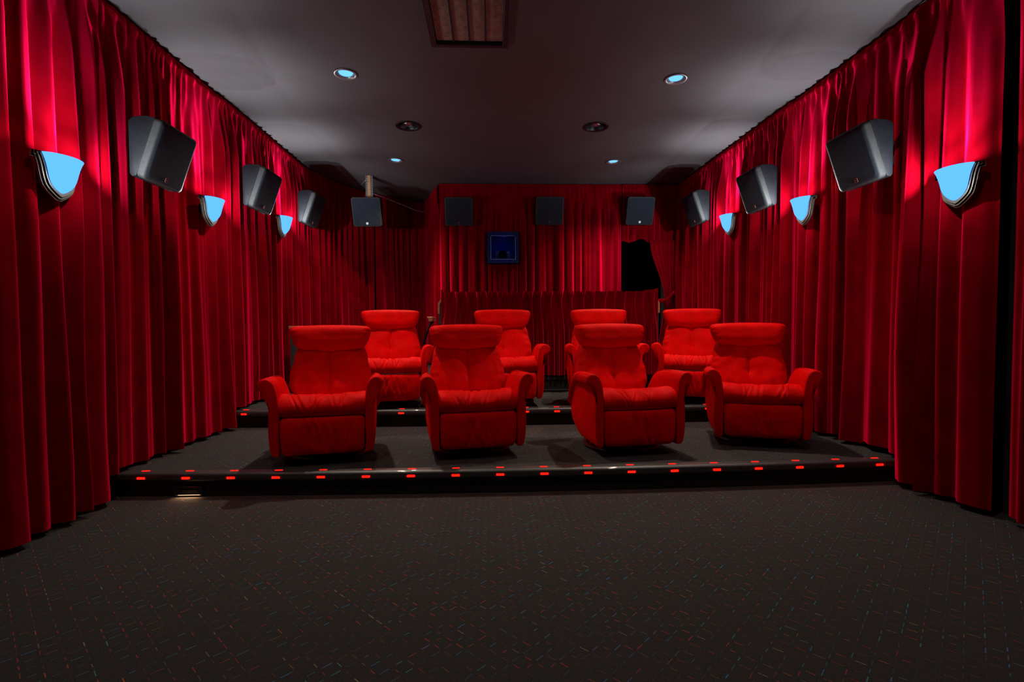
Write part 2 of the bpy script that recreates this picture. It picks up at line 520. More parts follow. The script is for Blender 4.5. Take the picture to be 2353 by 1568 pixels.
# ------------------------------------------------------------------ curtains
def curtain(name, path, ztop, zbot, label, group=None, seed=0, pitch=0.15, amp=0.085, cat='curtain', inward=None,
            head=0.10, mat=None, lean=0.5, shape=None, smoothpath=True, spf=14, nv=22, jag=0.0, thing_parent=None, om=0.045, even=0.0):
    """path: plan polyline; folds stand out on the side of `inward` (+1 = left of travel)"""
    R = random.Random(seed)
    pts = [Vector((p[0], p[1])) for p in path]
    if len(pts) > 2 and smoothpath:
        pts = [Vector(p) for p in catmull([tuple(p) for p in pts], 10, closed=False)]
    L = [0.0]
    for a, b in zip(pts, pts[1:]): L.append(L[-1] + (b - a).length)
    tot = L[-1]

    def at(s):
        s = max(0.0, min(tot, s))
        for i in range(len(L) - 1):
            if s <= L[i + 1] or i == len(L) - 2:
                t = (s - L[i]) / max(L[i + 1] - L[i], 1e-9)
                d = (pts[i + 1] - pts[i]).normalized()
                return pts[i].lerp(pts[i + 1], t), d
    n = max(3, int(round(tot / pitch)))
    wts = [R.uniform(0.55 + 0.3 * even, 1.5 - 0.35 * even) for _ in range(n)]
    sw = sum(wts); cuts = [0.0]
    for w in wts: cuts.append(cuts[-1] + w / sw * tot)
    top = [c for c in cuts]
    bot = [cuts[0]] + [c + R.gauss(0, pitch * 0.30 * lean) for c in cuts[1:-1]] + [cuts[-1]]
    for i in range(1, n + 1): bot[i] = max(bot[i], bot[i - 1] + pitch * 0.2)
    if bot[-1] > tot: bot = [b * tot / bot[-1] for b in bot]
    A = [R.uniform(0.5 + 0.25 * even, 1.05) if R.random() > 0.16 - 0.13 * even else R.uniform(0.15, 0.35) for _ in range(n)]
    sk = [R.uniform(0.75, 1.35) for _ in range(n)]
    minor = [R.uniform(0.0, 0.22) for _ in range(n)]; mph = [R.uniform(0, 6.28) for _ in range(n)]
    hgt = ztop - zbot
    vs = [0.0, 0.012, 0.026, head * 0.55 / hgt, head * 0.85 / hgt, head * 1.1 / hgt, head * 1.5 / hgt, head * 2.2 / hgt, head * 3.3 / hgt]
    vs = sorted(set(v for v in vs if v < 0.5))
    last = vs[-1]
    vs += [last + (1 - last) * (k / nv) for k in range(1, nv + 1)]
    V, F = [], []
    cols = [(i, k / spf) for i in range(n) for k in range(spf)] + [(n - 1, 1.0)]
    hemj = [R.uniform(-1, 1) for _ in range(n + 1)]
    for v in vs:
        d = v * hgt                                      # distance below the top
        full = sstep(head * 0.7, head * 4.5, d)          # folds open below the heading tape
        for i, t in cols:
            q = 0.25 + 0.75 * v
            s0 = top[i] * (1 - q) + bot[i] * q; s1 = top[i + 1] * (1 - q) + bot[i + 1] * q
            tt = t ** sk[i]
            x = tt - om * math.sin(2 * PI * tt) * full
            s = s0 + (s1 - s0) * x
            prof = (0.5 - 0.5 * math.cos(2 * PI * tt)) ** 0.9
            wig = 0.75 + 0.35 * n3(i * 3.7 + seed, v * 2.2, seed * 1.3)
            off = amp * A[i] * prof * full * wig * (0.82 + 0.25 * v)
            off += amp * minor[i] * full * math.sin(4 * PI * tt + mph[i]) * prof
            off += 0.018 * n3(s * 2.1 + seed * 5, v * 1.6, 3.3) * full
            # heading: fine pinches with puffs just beneath
            if head > 0:
                hp = (1 - full)
                off += hp * (0.010 * math.cos(2 * PI * tt * 2) + 0.016 + 0.012 * n3(s * 14, seed, d * 8)) * sstep(0.0, head * 0.5, d)
                off += 0.022 * math.exp(-((d - head * 0.45) / (head * 0.28)) ** 2) * (0.5 - 0.5 * math.cos(2 * PI * tt))
            p, dr = at(s)
            if shape: s_, off = shape(s, v, off); p, dr = at(s_)
            nrm = Vector((-dr.y, dr.x)) * (inward or 1)
            z = ztop - d
            if jag and v > 0.8: z += jag * (v - 0.8) / 0.2 * (n3(s * 6 + seed, 1.7, 0))
            if d < 0.03: z -= 0.006 * (0.5 + 0.5 * math.cos(4 * PI * tt)) * (1 if head else 0)
            z += 0.012 * hemj[i] * sstep(0.9, 1, v)
            V.append((p.x + nrm.x * off, p.y + nrm.y * off, z))
    m = len(cols)
    for j in range(len(vs) - 1):
        for i in range(m - 1):
            F.append((j * m + i, j * m + i + 1, (j + 1) * m + i + 1, (j + 1) * m + i))
    o = link_mesh(name, V, F, mat or M_VELVET, thing_parent)
    if label: tag(o, label, cat, group)
    return o


TOPZ = CEIL - 0.012
GL, GR, GB = 'red drapes along the left wall', 'red drapes along the right wall', 'red drapes at the back of the room'
XCL, XCR = -2.605, 3.055
# left wall: inward side is +X, travelling +Y the left normal is -X
curtain('wall_curtain', [(XCL, 1.0), (XCL, 3.50)], TOPZ, 0.035, 'red velvet curtain on the left wall falling to the main floor, nearest sconce on it', GL, 17, 0.17, 0.15, inward=-1, head=0.13)
curtain('wall_curtain', [(XCL - 0.02, 3.40), (XCL - 0.02, 5.09)], TOPZ, 0.205, 'red velvet curtain on the left wall ending on the first tier, between two speakers', GL, 12, 0.17, 0.14, inward=-1, head=0.13)
curtain('wall_curtain', [(XCL - 0.02, 5.00), (XCL, 5.3), (XCL, 7.28)], TOPZ, 0.375, 'red velvet curtain on the left wall behind the farthest left sconce', GL, 13, 0.155, 0.125, inward=-1, head=0.13)
curtain('wall_curtain', [(XCL, 7.27), (-2.42, 7.95), (-2.16, 8.45), (-1.975, 8.685)], TOPZ, 0.54, 'red curtain turning the back left corner, left of the dark gap', GB, 14, 0.125, 0.12, om=0.07, inward=-1, head=0.12)
curtain('wall_curtain', [(-1.955, 8.70), (-1.60, 9.05), (-1.20, 9.30)], TOPZ, 0.54, 'red curtain at the back of the left alcove, right of the dark gap', GB, 15, 0.12, 0.12, om=0.07, inward=-1, head=0.12)
curtain('wall_curtain', [(-1.17, 9.24), (-1.0, 8.68), (-0.81, 8.06)], TOPZ, 0.54, 'narrow red curtain on the booth side wall facing the left alcove', GB, 16, 0.11, 0.11, om=0.07, inward=-1, head=0.12)
# right wall: travel +Y, inward is -X = left normal
curtain('wall_curtain', [(XCR, 1.2), (XCR, 2.80)], TOPZ, 0.035, 'red velvet curtain at the right picture edge, before the black slit', GR, 21, 0.20, 0.14, inward=1, head=0.13)
curtain('wall_curtain', [(XCR, 2.895), (XCR, 3.60)], TOPZ, 0.035, 'red velvet curtain behind the nearest right sconce, falling to the main floor', GR, 22, 0.17, 0.15, inward=1, head=0.13)
curtain('wall_curtain', [(XCR + 0.02, 3.50), (XCR + 0.02, 5.10)], TOPZ, 0.205, 'red velvet curtain on the right wall ending on the first tier beside the end recliner', GR, 23, 0.17, 0.14, inward=1, head=0.13)
curtain('wall_curtain', [(XCR + 0.02, 5.02), (XCR, 5.3), (XCR, 8.05)], TOPZ, 0.375, 'red velvet curtain on the right wall running back to the tied drape', GR, 24, 0.15, 0.12, inward=1, head=0.13)

# booth front at the back
YBOOTH = 8.06
struct(box('wall_booth', (-0.45 + 0.04, YBOOTH + 0.09, 1.98), (0.70, 0.06, 2.93), M_WALL))
for o_ in (box('wall_booth', (0.205, YBOOTH + 0.09, 3.06), (0.53, 0.06, 0.76), M_WALL),
           box('wall_booth', (0.205, YBOOTH + 0.09, 1.33), (0.53, 0.06, 1.63), M_WALL),
           box('wall_booth', (1.29, YBOOTH + 0.09, 1.98), (1.64, 0.06, 2.93), M_WALL),
           box('wall_booth', (2.65, YBOOTH + 0.09, 3.0), (1.08, 0.06, 0.88), M_WALL),
           box('wall_booth', (3.0, YBOOTH + 0.09, 1.98), (0.38, 0.06, 2.93), M_WALL)):
    struct(o_)
curtain('booth_curtain', [(-0.80, YBOOTH), (-0.048, YBOOTH)], TOPZ, 0.54, 'red curtain on the booth wall left of the projector window', GB, 31, 0.145, 0.20, inward=-1, head=0.14, even=1.0, om=0.095, spf=18)
curtain('booth_curtain', [(0.459, YBOOTH), (2.12, YBOOTH)], TOPZ, 0.54, 'red curtain on the booth wall between projector window and dark doorway', GB, 32, 0.15, 0.21, inward=-1, head=0.14, even=1.0, om=0.095, spf=18)
curtain('valance', [(-0.045, YBOOTH), (0.456, YBOOTH)], TOPZ, 2.645, 'short ragged red curtain hanging above the projector window', GB, 33, 0.11, 0.10, inward=-1, head=0.12, om=0.06, jag=0.09, nv=12)
curtain('booth_curtain', [(-0.045, YBOOTH), (0.456, YBOOTH)], 2.155, 0.54, 'gathered red curtain below the projector window', GB, 34, 0.085, 0.10, inward=-1, head=0.0)
curtain('valance', [(2.125, YBOOTH - 0.02), (3.05, YBOOTH - 0.02)], TOPZ, 2.525, 'short red curtain across the top of the dark doorway', GB, 35, 0.13, 0.10, inward=-1, head=0.12, jag=0.05, nv=12)


def tied(s, v, off):
    # pulled aside to the right at the tie, flaring again below
    z = 2.52 - v * (2.52 - 0.54)
    k = sstep(2.45, 1.62, z) if z > 1.6 else 1.0 - 0.35 * sstep(1.55, 0.7, z)
    k = sstep(0, 1, (2.52 - z) / 0.92) if z > 1.6 else 1.0 - 0.40 * sstep(0.0, 1.0, (1.6 - z) / 0.9)
    L_ = 0.40
    s2 = s + (L_ - 0.02 - s) * 0.62 * k
    return s2, off * (1 - 0.35 * k) + 0.02


tc_ = curtain('tied_curtain', [(2.56, YBOOTH - 0.07), (2.985, YBOOTH - 0.07)], 2.52, 0.54, 'red drape pulled aside and tied at the right of the dark doorway', None, 36, 0.06, 0.05, inward=-1, head=0.0, shape=tied, nv=30)
bm = bmesh.new()
tube(bm, [(2.72, YBOOTH - 0.12, 1.54), (2.77, YBOOTH - 0.165, 1.55), (2.84, YBOOTH - 0.165, 1.60), (2.91, YBOOTH - 0.13, 1.66), (2.95, YBOOTH - 0.09, 1.70)], 0.022, 8)
bm_box(bm, (2.735, YBOOTH - 0.13, 1.56), (0.09, 0.05, 0.07), 0.02, 2)
obj('tieback', bm, M_VELVET, tc_, smooth=True)

# ---- low partition with timber trimmed ends and its pleated curtain
pt = thing('low_partition', 'low dark partition with timber trimmed corners behind the pleated curtain', 'partition', (0.79, 6.72, 0.51))
bm = bmesh.new()
prof = [(-1.475, 0.0), (-1.475, 0.955), (-1.43, 1.03), (-1.30, 1.09), (1.30, 1.09), (1.43, 1.03), (1.475, 0.955), (1.475, 0.0)]
fr = [bm.verts.new((x, -0.05, z)) for x, z in prof]; bk = [bm.verts.new((x, 0.05, z)) for x, z in prof]
bm.faces.new(fr); bm.faces.new(bk[::-1])
for k in range(8): bm.faces.new((fr[k], bk[k], bk[(k + 1) % 8], fr[(k + 1) % 8]))
obj('panel', bm, M_DARKPANEL, pt)
for sx in (-1, 1):
    bm = bmesh.new()
    path = [(1.487, 0.83), (1.487, 0.965), (1.437, 1.045), (1.30, 1.105)]
    inner = [(1.462, 0.83), (1.462, 0.955), (1.422, 1.02), (1.30, 1.078)]
    sec = []
    for (a, b_), (c, d) in zip(path, inner):
        sec.append([(sx * a, -0.062, b_), (sx * c, -0.062, d), (sx * c, 0.062, d), (sx * a, 0.062, b_)])
    vv = [[bm.verts.new(p) for p in s_] for s_ in sec]
    for A_, B_ in zip(vv, vv[1:]):
        for k in range(4): bm.faces.new((A_[k], A_[(k + 1) % 4], B_[(k + 1) % 4], B_[k]))
    bm.faces.new(vv[0]); bm.faces.new(vv[-1])
    obj('timber_trim', bm, M_TIMBER, pt)

# pinch pleated curtain
def pinch_curtain():
    R = random.Random(51)
    x0, x1, Y, zt, zb = -0.645, 2.225, 6.60, 1.625, 0.525
    n = 21; W_ = (x1 - x0) / n
    spf = 40; rows = [0, 0.01, 0.03, 0.07, 0.12, 0.17, 0.22, 0.28, 0.36, 0.46, 0.58, 0.7, 0.85, 1.0]
    jit = [R.gauss(0, 0.018) for _ in range(n + 1)]; aa = [R.uniform(0.7, 1.15) for _ in range(n + 1)]
    V, F = [], []
    cnt = n * spf + 1
    for v in rows:
        op = sstep(0.12, 0.6, v)
        for q in range(cnt):
            i, t = divmod(q, spf); t /= spf
            if i == n: i, t = n - 1, 1.0
            c0 = i + 0.5 + 0  # pleat centre inside the cell
            u = t - 0.5       # -0.5..0.5 about the pleat
            x = x0 + (i + t) * W_ + (jit[i] * (1 - t) + jit[i + 1] * t) * (1 - 0.4 * v)
            # three fingers pinched together just under the heading, spreading into folds below
            pin = 0.12
            dd = 0.17 - 0.11 * sstep(0.0, pin, v) + 0.19 * sstep(pin, 0.55, v)
            ww = 0.065 + 0.030 * (1 - sstep(0, pin, v)) + 0.085 * sstep(pin, 0.6, v)
            ridge = max(math.exp(-((u - q_ * dd * (0.9 + 0.2 * aa[i])) / ww) ** 2) * h_ for q_, h_ in ((-1, 0.85), (0, 1.0 - 0.45 * op), (1, 0.85)))
            env = math.exp(-(u / (dd + 2 * ww)) ** 4)
            off = (0.036 + 0.062 * op) * ridge * aa[i] + env * (0.016 + 0.012 * op)
            off += 0.012 * math.sin(2 * PI * (i + t) * 0.5 + i) * op
            z = zt - v * (zt - zb)
            # corners of the heading stand up a little
            z += (0.028 * sstep(0.30, 0.0, abs(x - x0) / 0.30) + 0.035 * sstep(0.0, 1.0, 1 - abs(x - x1) / 0.28)) * (1 - sstep(0, 0.25, v))
            z += 0.006 * math.cos(2 * PI * t) * (1 - v)
            V.append((x, Y - 0.012 - off, z))
    for j in range(len(rows) - 1):
        for i in range(cnt - 1):
            F.append((j * cnt + i, j * cnt + i + 1, (j + 1) * cnt + i + 1, (j + 1) * cnt + i))
    o = link_mesh('pleated_curtain', V, F, M_VELVET)
    return tag(o, 'low pinch pleated red curtain across the back behind the rear recliners', 'curtain')


pinch_curtain()

# timber capped low wall at the left and handrail end by the partition
lw = thing('low_wall', 'low dark wall with timber cap at the left behind the leftmost front recliner', 'partition', (-2.05, 6.1, 0.34))
box('panel', (0, 0, 0.40), (0.68, 0.05, 0.80), M_DARKPANEL, lw)
box('timber_cap', (0, 0, 0.835), (0.70, 0.09, 0.035), M_TIMBER, lw, 0.004)
hr = thing('handrail', 'short timber handrail end on a black bracket left of the low pleated curtain', 'handrail', (-0.81, 6.80, 0.51))
bm = bmesh.new(); bm_box(bm, (0, 0.12, 0.782), (0.075, 0.36, 0.022), 0.004, 1); bm_box(bm, (0.006, 0.12, 0.752), (0.056, 0.36, 0.042), 0.004, 1)
obj('rail', bm, M_TIMBER, hr, angle=35)
bm = bmesh.new()
tube(bm, [(0.04, 0.0, 0.735), (-0.01, 0.0, 0.69), (-0.09, 0.0, 0.46), (-0.09, 0.02, 0.40), (-0.06, 0.02, 0.0)], 0.016, 8)
obj('bracket', bm, M_BLACK, hr, smooth=True)

# ------------------------------------------------------------------ recliners
def cushion(name, W, path, Tf, Tb, mat, parent, disp=None, nu=34, nv=26, p=7, pv=None):
    """W(v) half width, path(v)->(y,z), sheet cushion with rounded edges"""
    bm = bmesh.new()
    us = [math.sin(PI / 2 * (-1 + 2 * i / nu)) for i in range(nu + 1)]
    vs = [0.5 - 0.5 * math.cos(PI * j / nv) for j in range(nv + 1)]
    e = lambda a: max(0.0, 1 - abs(a) ** p) ** 0.5
    grids = []
    for side in (1, -1):
        g = []
        for v in vs:
            y, z = path(v); y2, z2 = path(min(1, v + 0.01)); y1, z1 = path(max(0, v - 0.01))
            d = Vector((0, y2 - y1, z2 - z1)).normalized(); nrm = Vector((0, -d.z, d.y))
            row = []
            for u in us:
                w = W(v) * (1 - 0.09 * abs(2 * v - 1) ** 9)
                th = (Tf if side > 0 else Tb) * e(u) * max(0.0, 1 - abs(2 * v - 1) ** (pv or p)) ** 0.5
                pt_ = Vector((u * w, y, z)) + nrm * side * th
                if disp and side > 0:
                    dn, dz = disp(u, v, e(u) * e(2 * v - 1))
                    pt_ += nrm * dn; pt_.z += dz
                elif disp:
                    pt_.z += disp(u, v, 0)[1]
                row.append(bm.verts.new(pt_))
            g.append(row)
        grids.append(g)
        for j in range(nv):
            for i in range(nu):
                q = (g[j][i], g[j][i + 1], g[j + 1][i + 1], g[j + 1][i])
                bm.faces.new(q if side > 0 else q[::-1])
    bmesh.ops.remove_doubles(bm, verts=bm.verts, dist=1e-5)
    return obj(name, bm, mat, parent, smooth=True)


def wr(u, v, k, s):   # wrinkles
    return n3(u * 5 + k, v * 9, k * 2.1) * s


def creases(lst, a, b):
    # narrow valleys along slanted lines: (a0, slope, depth, width, b0, b1)
    t = 0.0
    for a0, sl, dp, wd, b0, b1 in lst:
        q = (a - a0 - sl * (b - b0)) / wd
        if abs(q) < 3.5: t += (-dp * math.exp(-q * q) + 0.55 * dp * math.exp(-((abs(q) - 1.9) / 0.8) ** 2)) * sstep(b0 - 0.08, b0 + 0.05, b) * (1 - sstep(b1 - 0.05, b1 + 0.08, b))
    return t


def make_recliner(k):
    RC = random.Random(40 + k)
    FC = [(RC.uniform(-0.45, 0.5), RC.uniform(-0.45, 0.45), RC.uniform(0.003, 0.007), RC.uniform(0.02, 0.045), RC.uniform(0.1, 0.45), RC.uniform(0.7, 1.0)) for _ in range(9)]
    SC = [(RC.uniform(-0.16, 0.17), RC.uniform(-0.5, 0.5), RC.uniform(0.003, 0.006), RC.uniform(0.006, 0.012), 0.30, 0.62) for _ in range(8)]
    BC = [(sg * RC.uniform(0.86, 1.0), RC.uniform(-0.2, 0.2), 0.004, 0.05, RC.uniform(0.3, 0.6), RC.uniform(0.65, 0.9)) for sg in (-1, 1) for _ in range(2)]
    r = thing('recliner', '', 'armchair', group='red suede recliners')
    # swivel base: black ring on the floor with a centre column and underframe
    bm = bmesh.new()
    lathe_pts = [(0.285, 0.002), (0.315, 0.002), (0.320, 0.012), (0.314, 0.024), (0.290, 0.026), (0.283, 0.014), (0.285, 0.002)]
    lathe(bm, lathe_pts, 48)
    bm_box(bm, (0, 0, 0.016), (0.58, 0.06, 0.022), 0.004, 1); bm_box(bm, (0, 0, 0.016), (0.06, 0.58, 0.022), 0.004, 1)
    rr = lathe(bm, [(0.05, 0.02), (0.045, 0.11)], 20)
    obj('swivel_base', bm, M_BLACK, r, angle=40)
    bm = bmesh.new(); bm_box(bm, (0, 0.01, 0.20), (0.60, 0.60, 0.20), 0.02, 2)
    obj('underframe', bm, M_BLACK, r, angle=40)
    # arms
    A = [(0.302, 0.095), (0.300, 0.22), (0.300, 0.36), (0.301, 0.46), (0.306, 0.530), (0.320, 0.590), (0.345, 0.630), (0.380, 0.648),
         (0.414, 0.642), (0.437, 0.618), (0.438, 0.586), (0.420, 0.562), (0.396, 0.562), (0.376, 0.545), (0.369, 0.50), (0.370, 0.40), (0.371, 0.28),
         (0.367, 0.18), (0.354, 0.105), (0.335, 0.082), (0.314, 0.082)]
    A = catmull(A, 3)
    cx, cz = 0.34, 0.36
    ysec = [(-0.408, 0.55), (-0.405, 0.80), (-0.396, 0.93), (-0.380, 0.985), (-0.355, 1.0), (-0.28, 1.0), (-0.18, 1.0), (-0.08, 1.0), (0.02, 1.0), (0.08, 1.0), (0.12, 1.0), (0.16, 1.0), (0.195, 0.97), (0.215, 0.88), (0.223, 0.6)]
    for sx in (-1, 1):
        secs = []
        for y, sc in ysec:
            row = []
            for x, z in A:
                dx = 0.030 * (1 - sc) / 0.45
                xx = cx + (x - cx) * (1 - (1 - sc) * 0.55); zz = cz + (z - cz) * (1 - (1 - sc) * 0.10)
                # arm dips a little to the back and rounds off at its rear top; bottom sweeps up behind
                zz -= (0.010 * sstep(-0.3, 0.1, y) + 0.26 * max(0.0, (y + 0.07) / 0.30) ** 2.6) * sstep(0.30, 0.62, z)
                zz += 0.11 * sstep(0.0, 0.30, y) * sstep(0.34, 0.08, z) if False else 0.11 * sstep(0.0, 0.30, y) * (1 - sstep(0.08, 0.34, z))
                # the lip is fullest at the front
                if z > 0.54 and x > 0.378: xx -= 0.034 * sstep(-0.36, 0.16, y)
                d = 0.004 * n3(y * 9 + k, z * 7, sx * 3 + k)
                row.append((sx * (xx + d), y - 0.02 * (z - 0.3) * sstep(-0.25, -0.41, y) * 0, zz + 0.5 * d))
            secs.append(row)
        loft('armrest', secs, M_SUEDE, r)
    # footrest panel, front face
    def fd(u, v, e):
        c = math.exp(-((u - 0.1 * math.sin(k)) / 0.5) ** 2)
        w = 0.018 * n3(u * 7 + k * 3 + v * 1.5, v * 1.5, k) * c + 0.009 * n3(u * 16 + v * 4, v * 2.5, k + 9) * c
        w += creases(FC, u, v)
        return (w + 0.004 * n3(u * 3, v * 4, k + 4)) * e, 0.006 * u * u * v
    cushion('footrest', lambda v: 0.300 - 0.012 * (1 - v), lambda v: (-0.372 - 0.016 * math.sin(PI * v), 0.083 + 0.272 * v), 0.040, 0.05, M_SUEDE, r, fd, nu=90, nv=44)
    # seat cushion: rolled front
    prof = catmull([(0.20, 0.36), (0.21, 0.43), (0.10, 0.452), (-0.06, 0.465), (-0.18, 0.482), (-0.25, 0.505), (-0.315, 0.506), (-0.375, 0.478), (-0.412, 0.432),
                    (-0.402, 0.384), (-0.362, 0.360), (-0.20, 0.352), (0.05, 0.352)], 4)
    prof = catmull(prof, 2)
    secs = []
    nx = 120
    for i in range(nx + 1):
        u = math.sin(PI / 2 * (-1 + 2 * i / nx)); x = u * 0.302
        sc = max(0.0, 1 - abs(u) ** 9) ** 0.5
        sc = 0.80 + 0.20 * sc if 0 < i < nx else 0.55
        row = []
        for y, z in prof:
            yy, zz = -0.2 + (y + 0.2) * (0.9 + 0.1 * sc), 0.43 + (z - 0.43) * sc
            topf = sstep(0.40, 0.48, z)
            frontness = sstep(-0.10, -0.30, y) if False else 1 - sstep(-0.34, -0.12, y)
            zz += 0.022 * u * u * topf
            w = creases(SC, x, 0.3 + 1.2 * (z - 0.36) + 0.3 * (y + 0.4)) + 0.008 * n3(x * 12 + k, z * 12, y * 6)
            zz += w * topf; yy -= w * frontness
            row.append((x, yy, zz))
        secs.append(row)
    loft('seat_cushion', secs, M_SUEDE, r)
    # backrest
    def bw(v):
        pts_ = [(0, 0.292), (0.16, 0.300), (0.34, 0.332), (0.5, 0.328), (0.75, 0.300), (1.0, 0.278)]
        for (a, p_), (b_, q) in zip(pts_, pts_[1:]):
            if v <= b_: return p_ + (q - p_) * sstep(0, 1, (v - a) / (b_ - a))
        return pts_[-1][1]
    def bd(u, v, e):
        g = -0.020 * math.exp(-(u / 0.035) ** 2) * sstep(0.1, 0.4, v) * (1 - 0.8 * sstep(0.75, 0.95, v)) - 0.018 * math.exp(-(u / 0.22) ** 2) * (0.4 + 0.6 * v)
        g += creases(BC, u, v)
        tuft = -0.014 * math.exp(-((u + 0.02) / 0.12) ** 2 - ((v - 0.42) / 0.05) ** 2)
        side = 0.007 * math.sin(v * 42 + 4 * n3(v * 5, k, 2)) * sstep(0.70, 0.95, abs(u)) * math.exp(-((v - 0.55) / 0.3) ** 2)
        low = -0.030 * (1 - sstep(0.0, 0.25, v))
        return (g + tuft + side + low + 0.012 * n3(u * 3 + k, v * 4, k)) * e, 0.0
    cushion('backrest', bw, lambda v: (0.145 + 0.165 * v, 0.36 + 0.50 * v), 0.085, 0.05, M_SUEDE, r, bd, nu=72, nv=56, p=5)
    # headrest
    def hd(u, v, e):
        side = 0.005 * math.sin(v * 30 + u * 2) * sstep(0.78, 0.97, abs(u))
        return ((0.022 * (u * u) + side + 0.004 * n3(u * 3 + k, v * 3, 7)) * e, (0.014 * (1 - u * u) - 0.006) * v - 0.022 * (1 - u * u) * (1 - v) + 0.008)
    cushion('headrest', lambda v: 0.272 + 0.056 * math.sin(PI / 2 * min(1, 0.02 + v * 1.10)), lambda v: (0.235 + 0.045 * v, 0.822 + 0.190 * v), 0.082, 0.055, M_SUEDE, r, hd, p=9, pv=3.2)
    return r


RECL = [(-1.313, 4.09, 0.17, 11.5, 'red suede recliner at the left end of the front row'),
        (-0.166, 4.19, 0.17, 10.5, 'red suede recliner second from left in the front row'),
        (1.097, 4.19, 0.17, 8.0, 'red suede recliner third from left in the front row, turned to show its side'),
        (2.333, 4.36, 0.17, -17.0, 'red suede recliner at the right end of the front row, angled inwards'),
        (-1.087, 5.50, 0.34, 11.0, 'red suede recliner at the left end of the rear row'),
        (0.155, 5.55, 0.34, 4.0, 'red suede recliner second from left in the rear row'),
        (1.240, 5.55, 0.34, -4.0, 'red suede recliner third from left in the rear row, mostly hidden'),
        (2.270, 5.54, 0.34, -20.0, 'red suede recliner at the right end of the rear row')]
protos = [make_recliner(k) for k in range(4)]
for i, (x, y, z, a, lab) in enumerate(RECL):
    o = protos[i] if i < 4 else copy_tree(protos[(i + 1) % 4])
    o.location = (x, y, z); o.rotation_euler = (0, 0, math.radians(a)); o['label'] = lab

# ------------------------------------------------------------------ speakers
def make_speaker(badge_pale=False):
    """local frame: +Y points out from the wall, X along the wall, z=0 at the foot of the back"""
    r = thing('wall_speaker', '', 'speaker', group='black surround speakers')
    w = 0.215
    def slab(poly, wid, name, mat, bev, inset=0.0, ang=40):
        bm = bmesh.new()
        L_ = [bm.verts.new((-wid, y, z)) for y, z in poly]; R_ = [bm.verts.new((wid, y, z)) for y, z in poly]
        bm.faces.new(L_); bm.faces.new(R_[::-1])
        n_ = len(poly)
        for q in range(n_): bm.faces.new((L_[q], R_[q], R_[(q + 1) % n_], L_[(q + 1) % n_]))
        bmesh.ops.recalc_face_normals(bm, faces=bm.faces)
        if bev:
            bmesh.ops.bevel(bm, geom=[e for e in bm.edges], offset=bev, segments=3, profile=0.5, affect='EDGES')
        return obj(name, bm, mat, r, angle=ang)
    # cabinet: vertical back, chamfered foot, deep top
    slab([(0.0, 0.02), (0.0, 0.385), (0.035, 0.412), (0.13, 0.418), (0.185, 0.405), (0.045, 0.005), (0.015, 0.0)], w - 0.004, 'cabinet', M_CAB, 0.006)
    # front slab with rounded corners, tilted down 19 degrees
    c, s = math.cos(math.radians(19.2)), math.sin(math.radians(19.2))
    def frame(t, u):     # u up the face, t outwards
        return (0.047 + s * u + c * t, 0.000 + c * u - s * t)
    bm = bmesh.new()
    H = 0.430; rad = 0.035; T = 0.052
    out = []
    for cx_, cz_, a0 in ((w - rad, H - rad, 0), (-w + rad, H - rad, 90), (-w + rad, rad, 180), (w - rad, rad, 270)):
        for q in range(7):
            a = math.radians(a0 + 15 * q)
            out.append((cx_ + rad * math.cos(a), cz_ + rad * math.sin(a)))
    def ring(t, ins):
        vv = []
        for x, u in out:
            xx = x * (1 - ins / w); uu = H / 2 + (u - H / 2) * (1 - ins / (H / 2))
            y, z = frame(t, uu); vv.append(bm.verts.new((xx, y, z)))
        return vv
    rs = [ring(0.0, 0.0), ring(T * 0.72, 0.0), ring(T * 0.88, 0.004), ring(T * 0.97, 0.013), ring(T, 0.028)]
    for A_, B_ in zip(rs, rs[1:]):
        n_ = len(A_)
        for q in range(n_): bm.faces.new((A_[q], A_[(q + 1) % n_], B_[(q + 1) % n_], B_[q]))
    bm.faces.new(rs[0][::-1])
    bm.faces.new(rs[-1])
    obj('front_rim', bm, M_SPRIM, r, angle=50)
    bm = bmesh.new()
    rs = [ring(T + 0.0005, 0.016), ring(T + 0.004, 0.022), ring(T + 0.005, 0.034)]
    for A_, B_ in zip(rs, rs[1:]):
        n_ = len(A_)
        for q in range(n_): bm.faces.new((A_[q], A_[(q + 1) % n_], B_[(q + 1) % n_], B_[q]))
    bm.faces.new(rs[-1])
    obj('grille', bm, M_GRILLE, r, angle=50)
    # square badge low on the grille: a framed plate with a small mark
    bm = bmesh.new()
    y, z = frame(T + 0.0065, 0.050)
    Rm = Matrix.Translation((0.0, y, z)) @ Matrix.Rotation(math.radians(-19.2), 4, 'X')
    bm_box(bm, (0, 0, 0), (0.034, 0.004, 0.034), 0.002, 1, M=Rm)
    bd_ = obj('badge', bm, M_BADGE if badge_pale else M_GRILLE, r, angle=40)
    bm = bmesh.new()
    if badge_pale:
        bm_box(bm, (0, 0.0025, 0.006), (0.024, 0.002, 0.012), M=Rm)
    else:
        for cc, ss in (((0, 0.0025, 0.014), (0.030, 0.002, 0.003)), ((0, 0.0025, -0.014), (0.030, 0.002, 0.003)), ((-0.014, 0.0025, 0), (0.003, 0.002, 0.03)), ((0.014, 0.0025, 0), (0.003, 0.002, 0.03)), ((0, 0.0025, 0), (0.014, 0.002, 0.009))):
            bm_box(bm, cc, ss, M=Rm)
    obj('mark', bm, M_BADGE_INK if not badge_pale else M_STEEL, bd_)
    bm = bmesh.new()
    bm_box(bm, (0, -0.06, 0.22), (0.10, 0.14, 0.05), 0.006, 1); bm_box(bm, (0, -0.125, 0.22), (0.16, 0.015, 0.18), 0.004, 1)
    obj('mounting_bracket', bm, M_BLACK, r, angle=40)
    return r


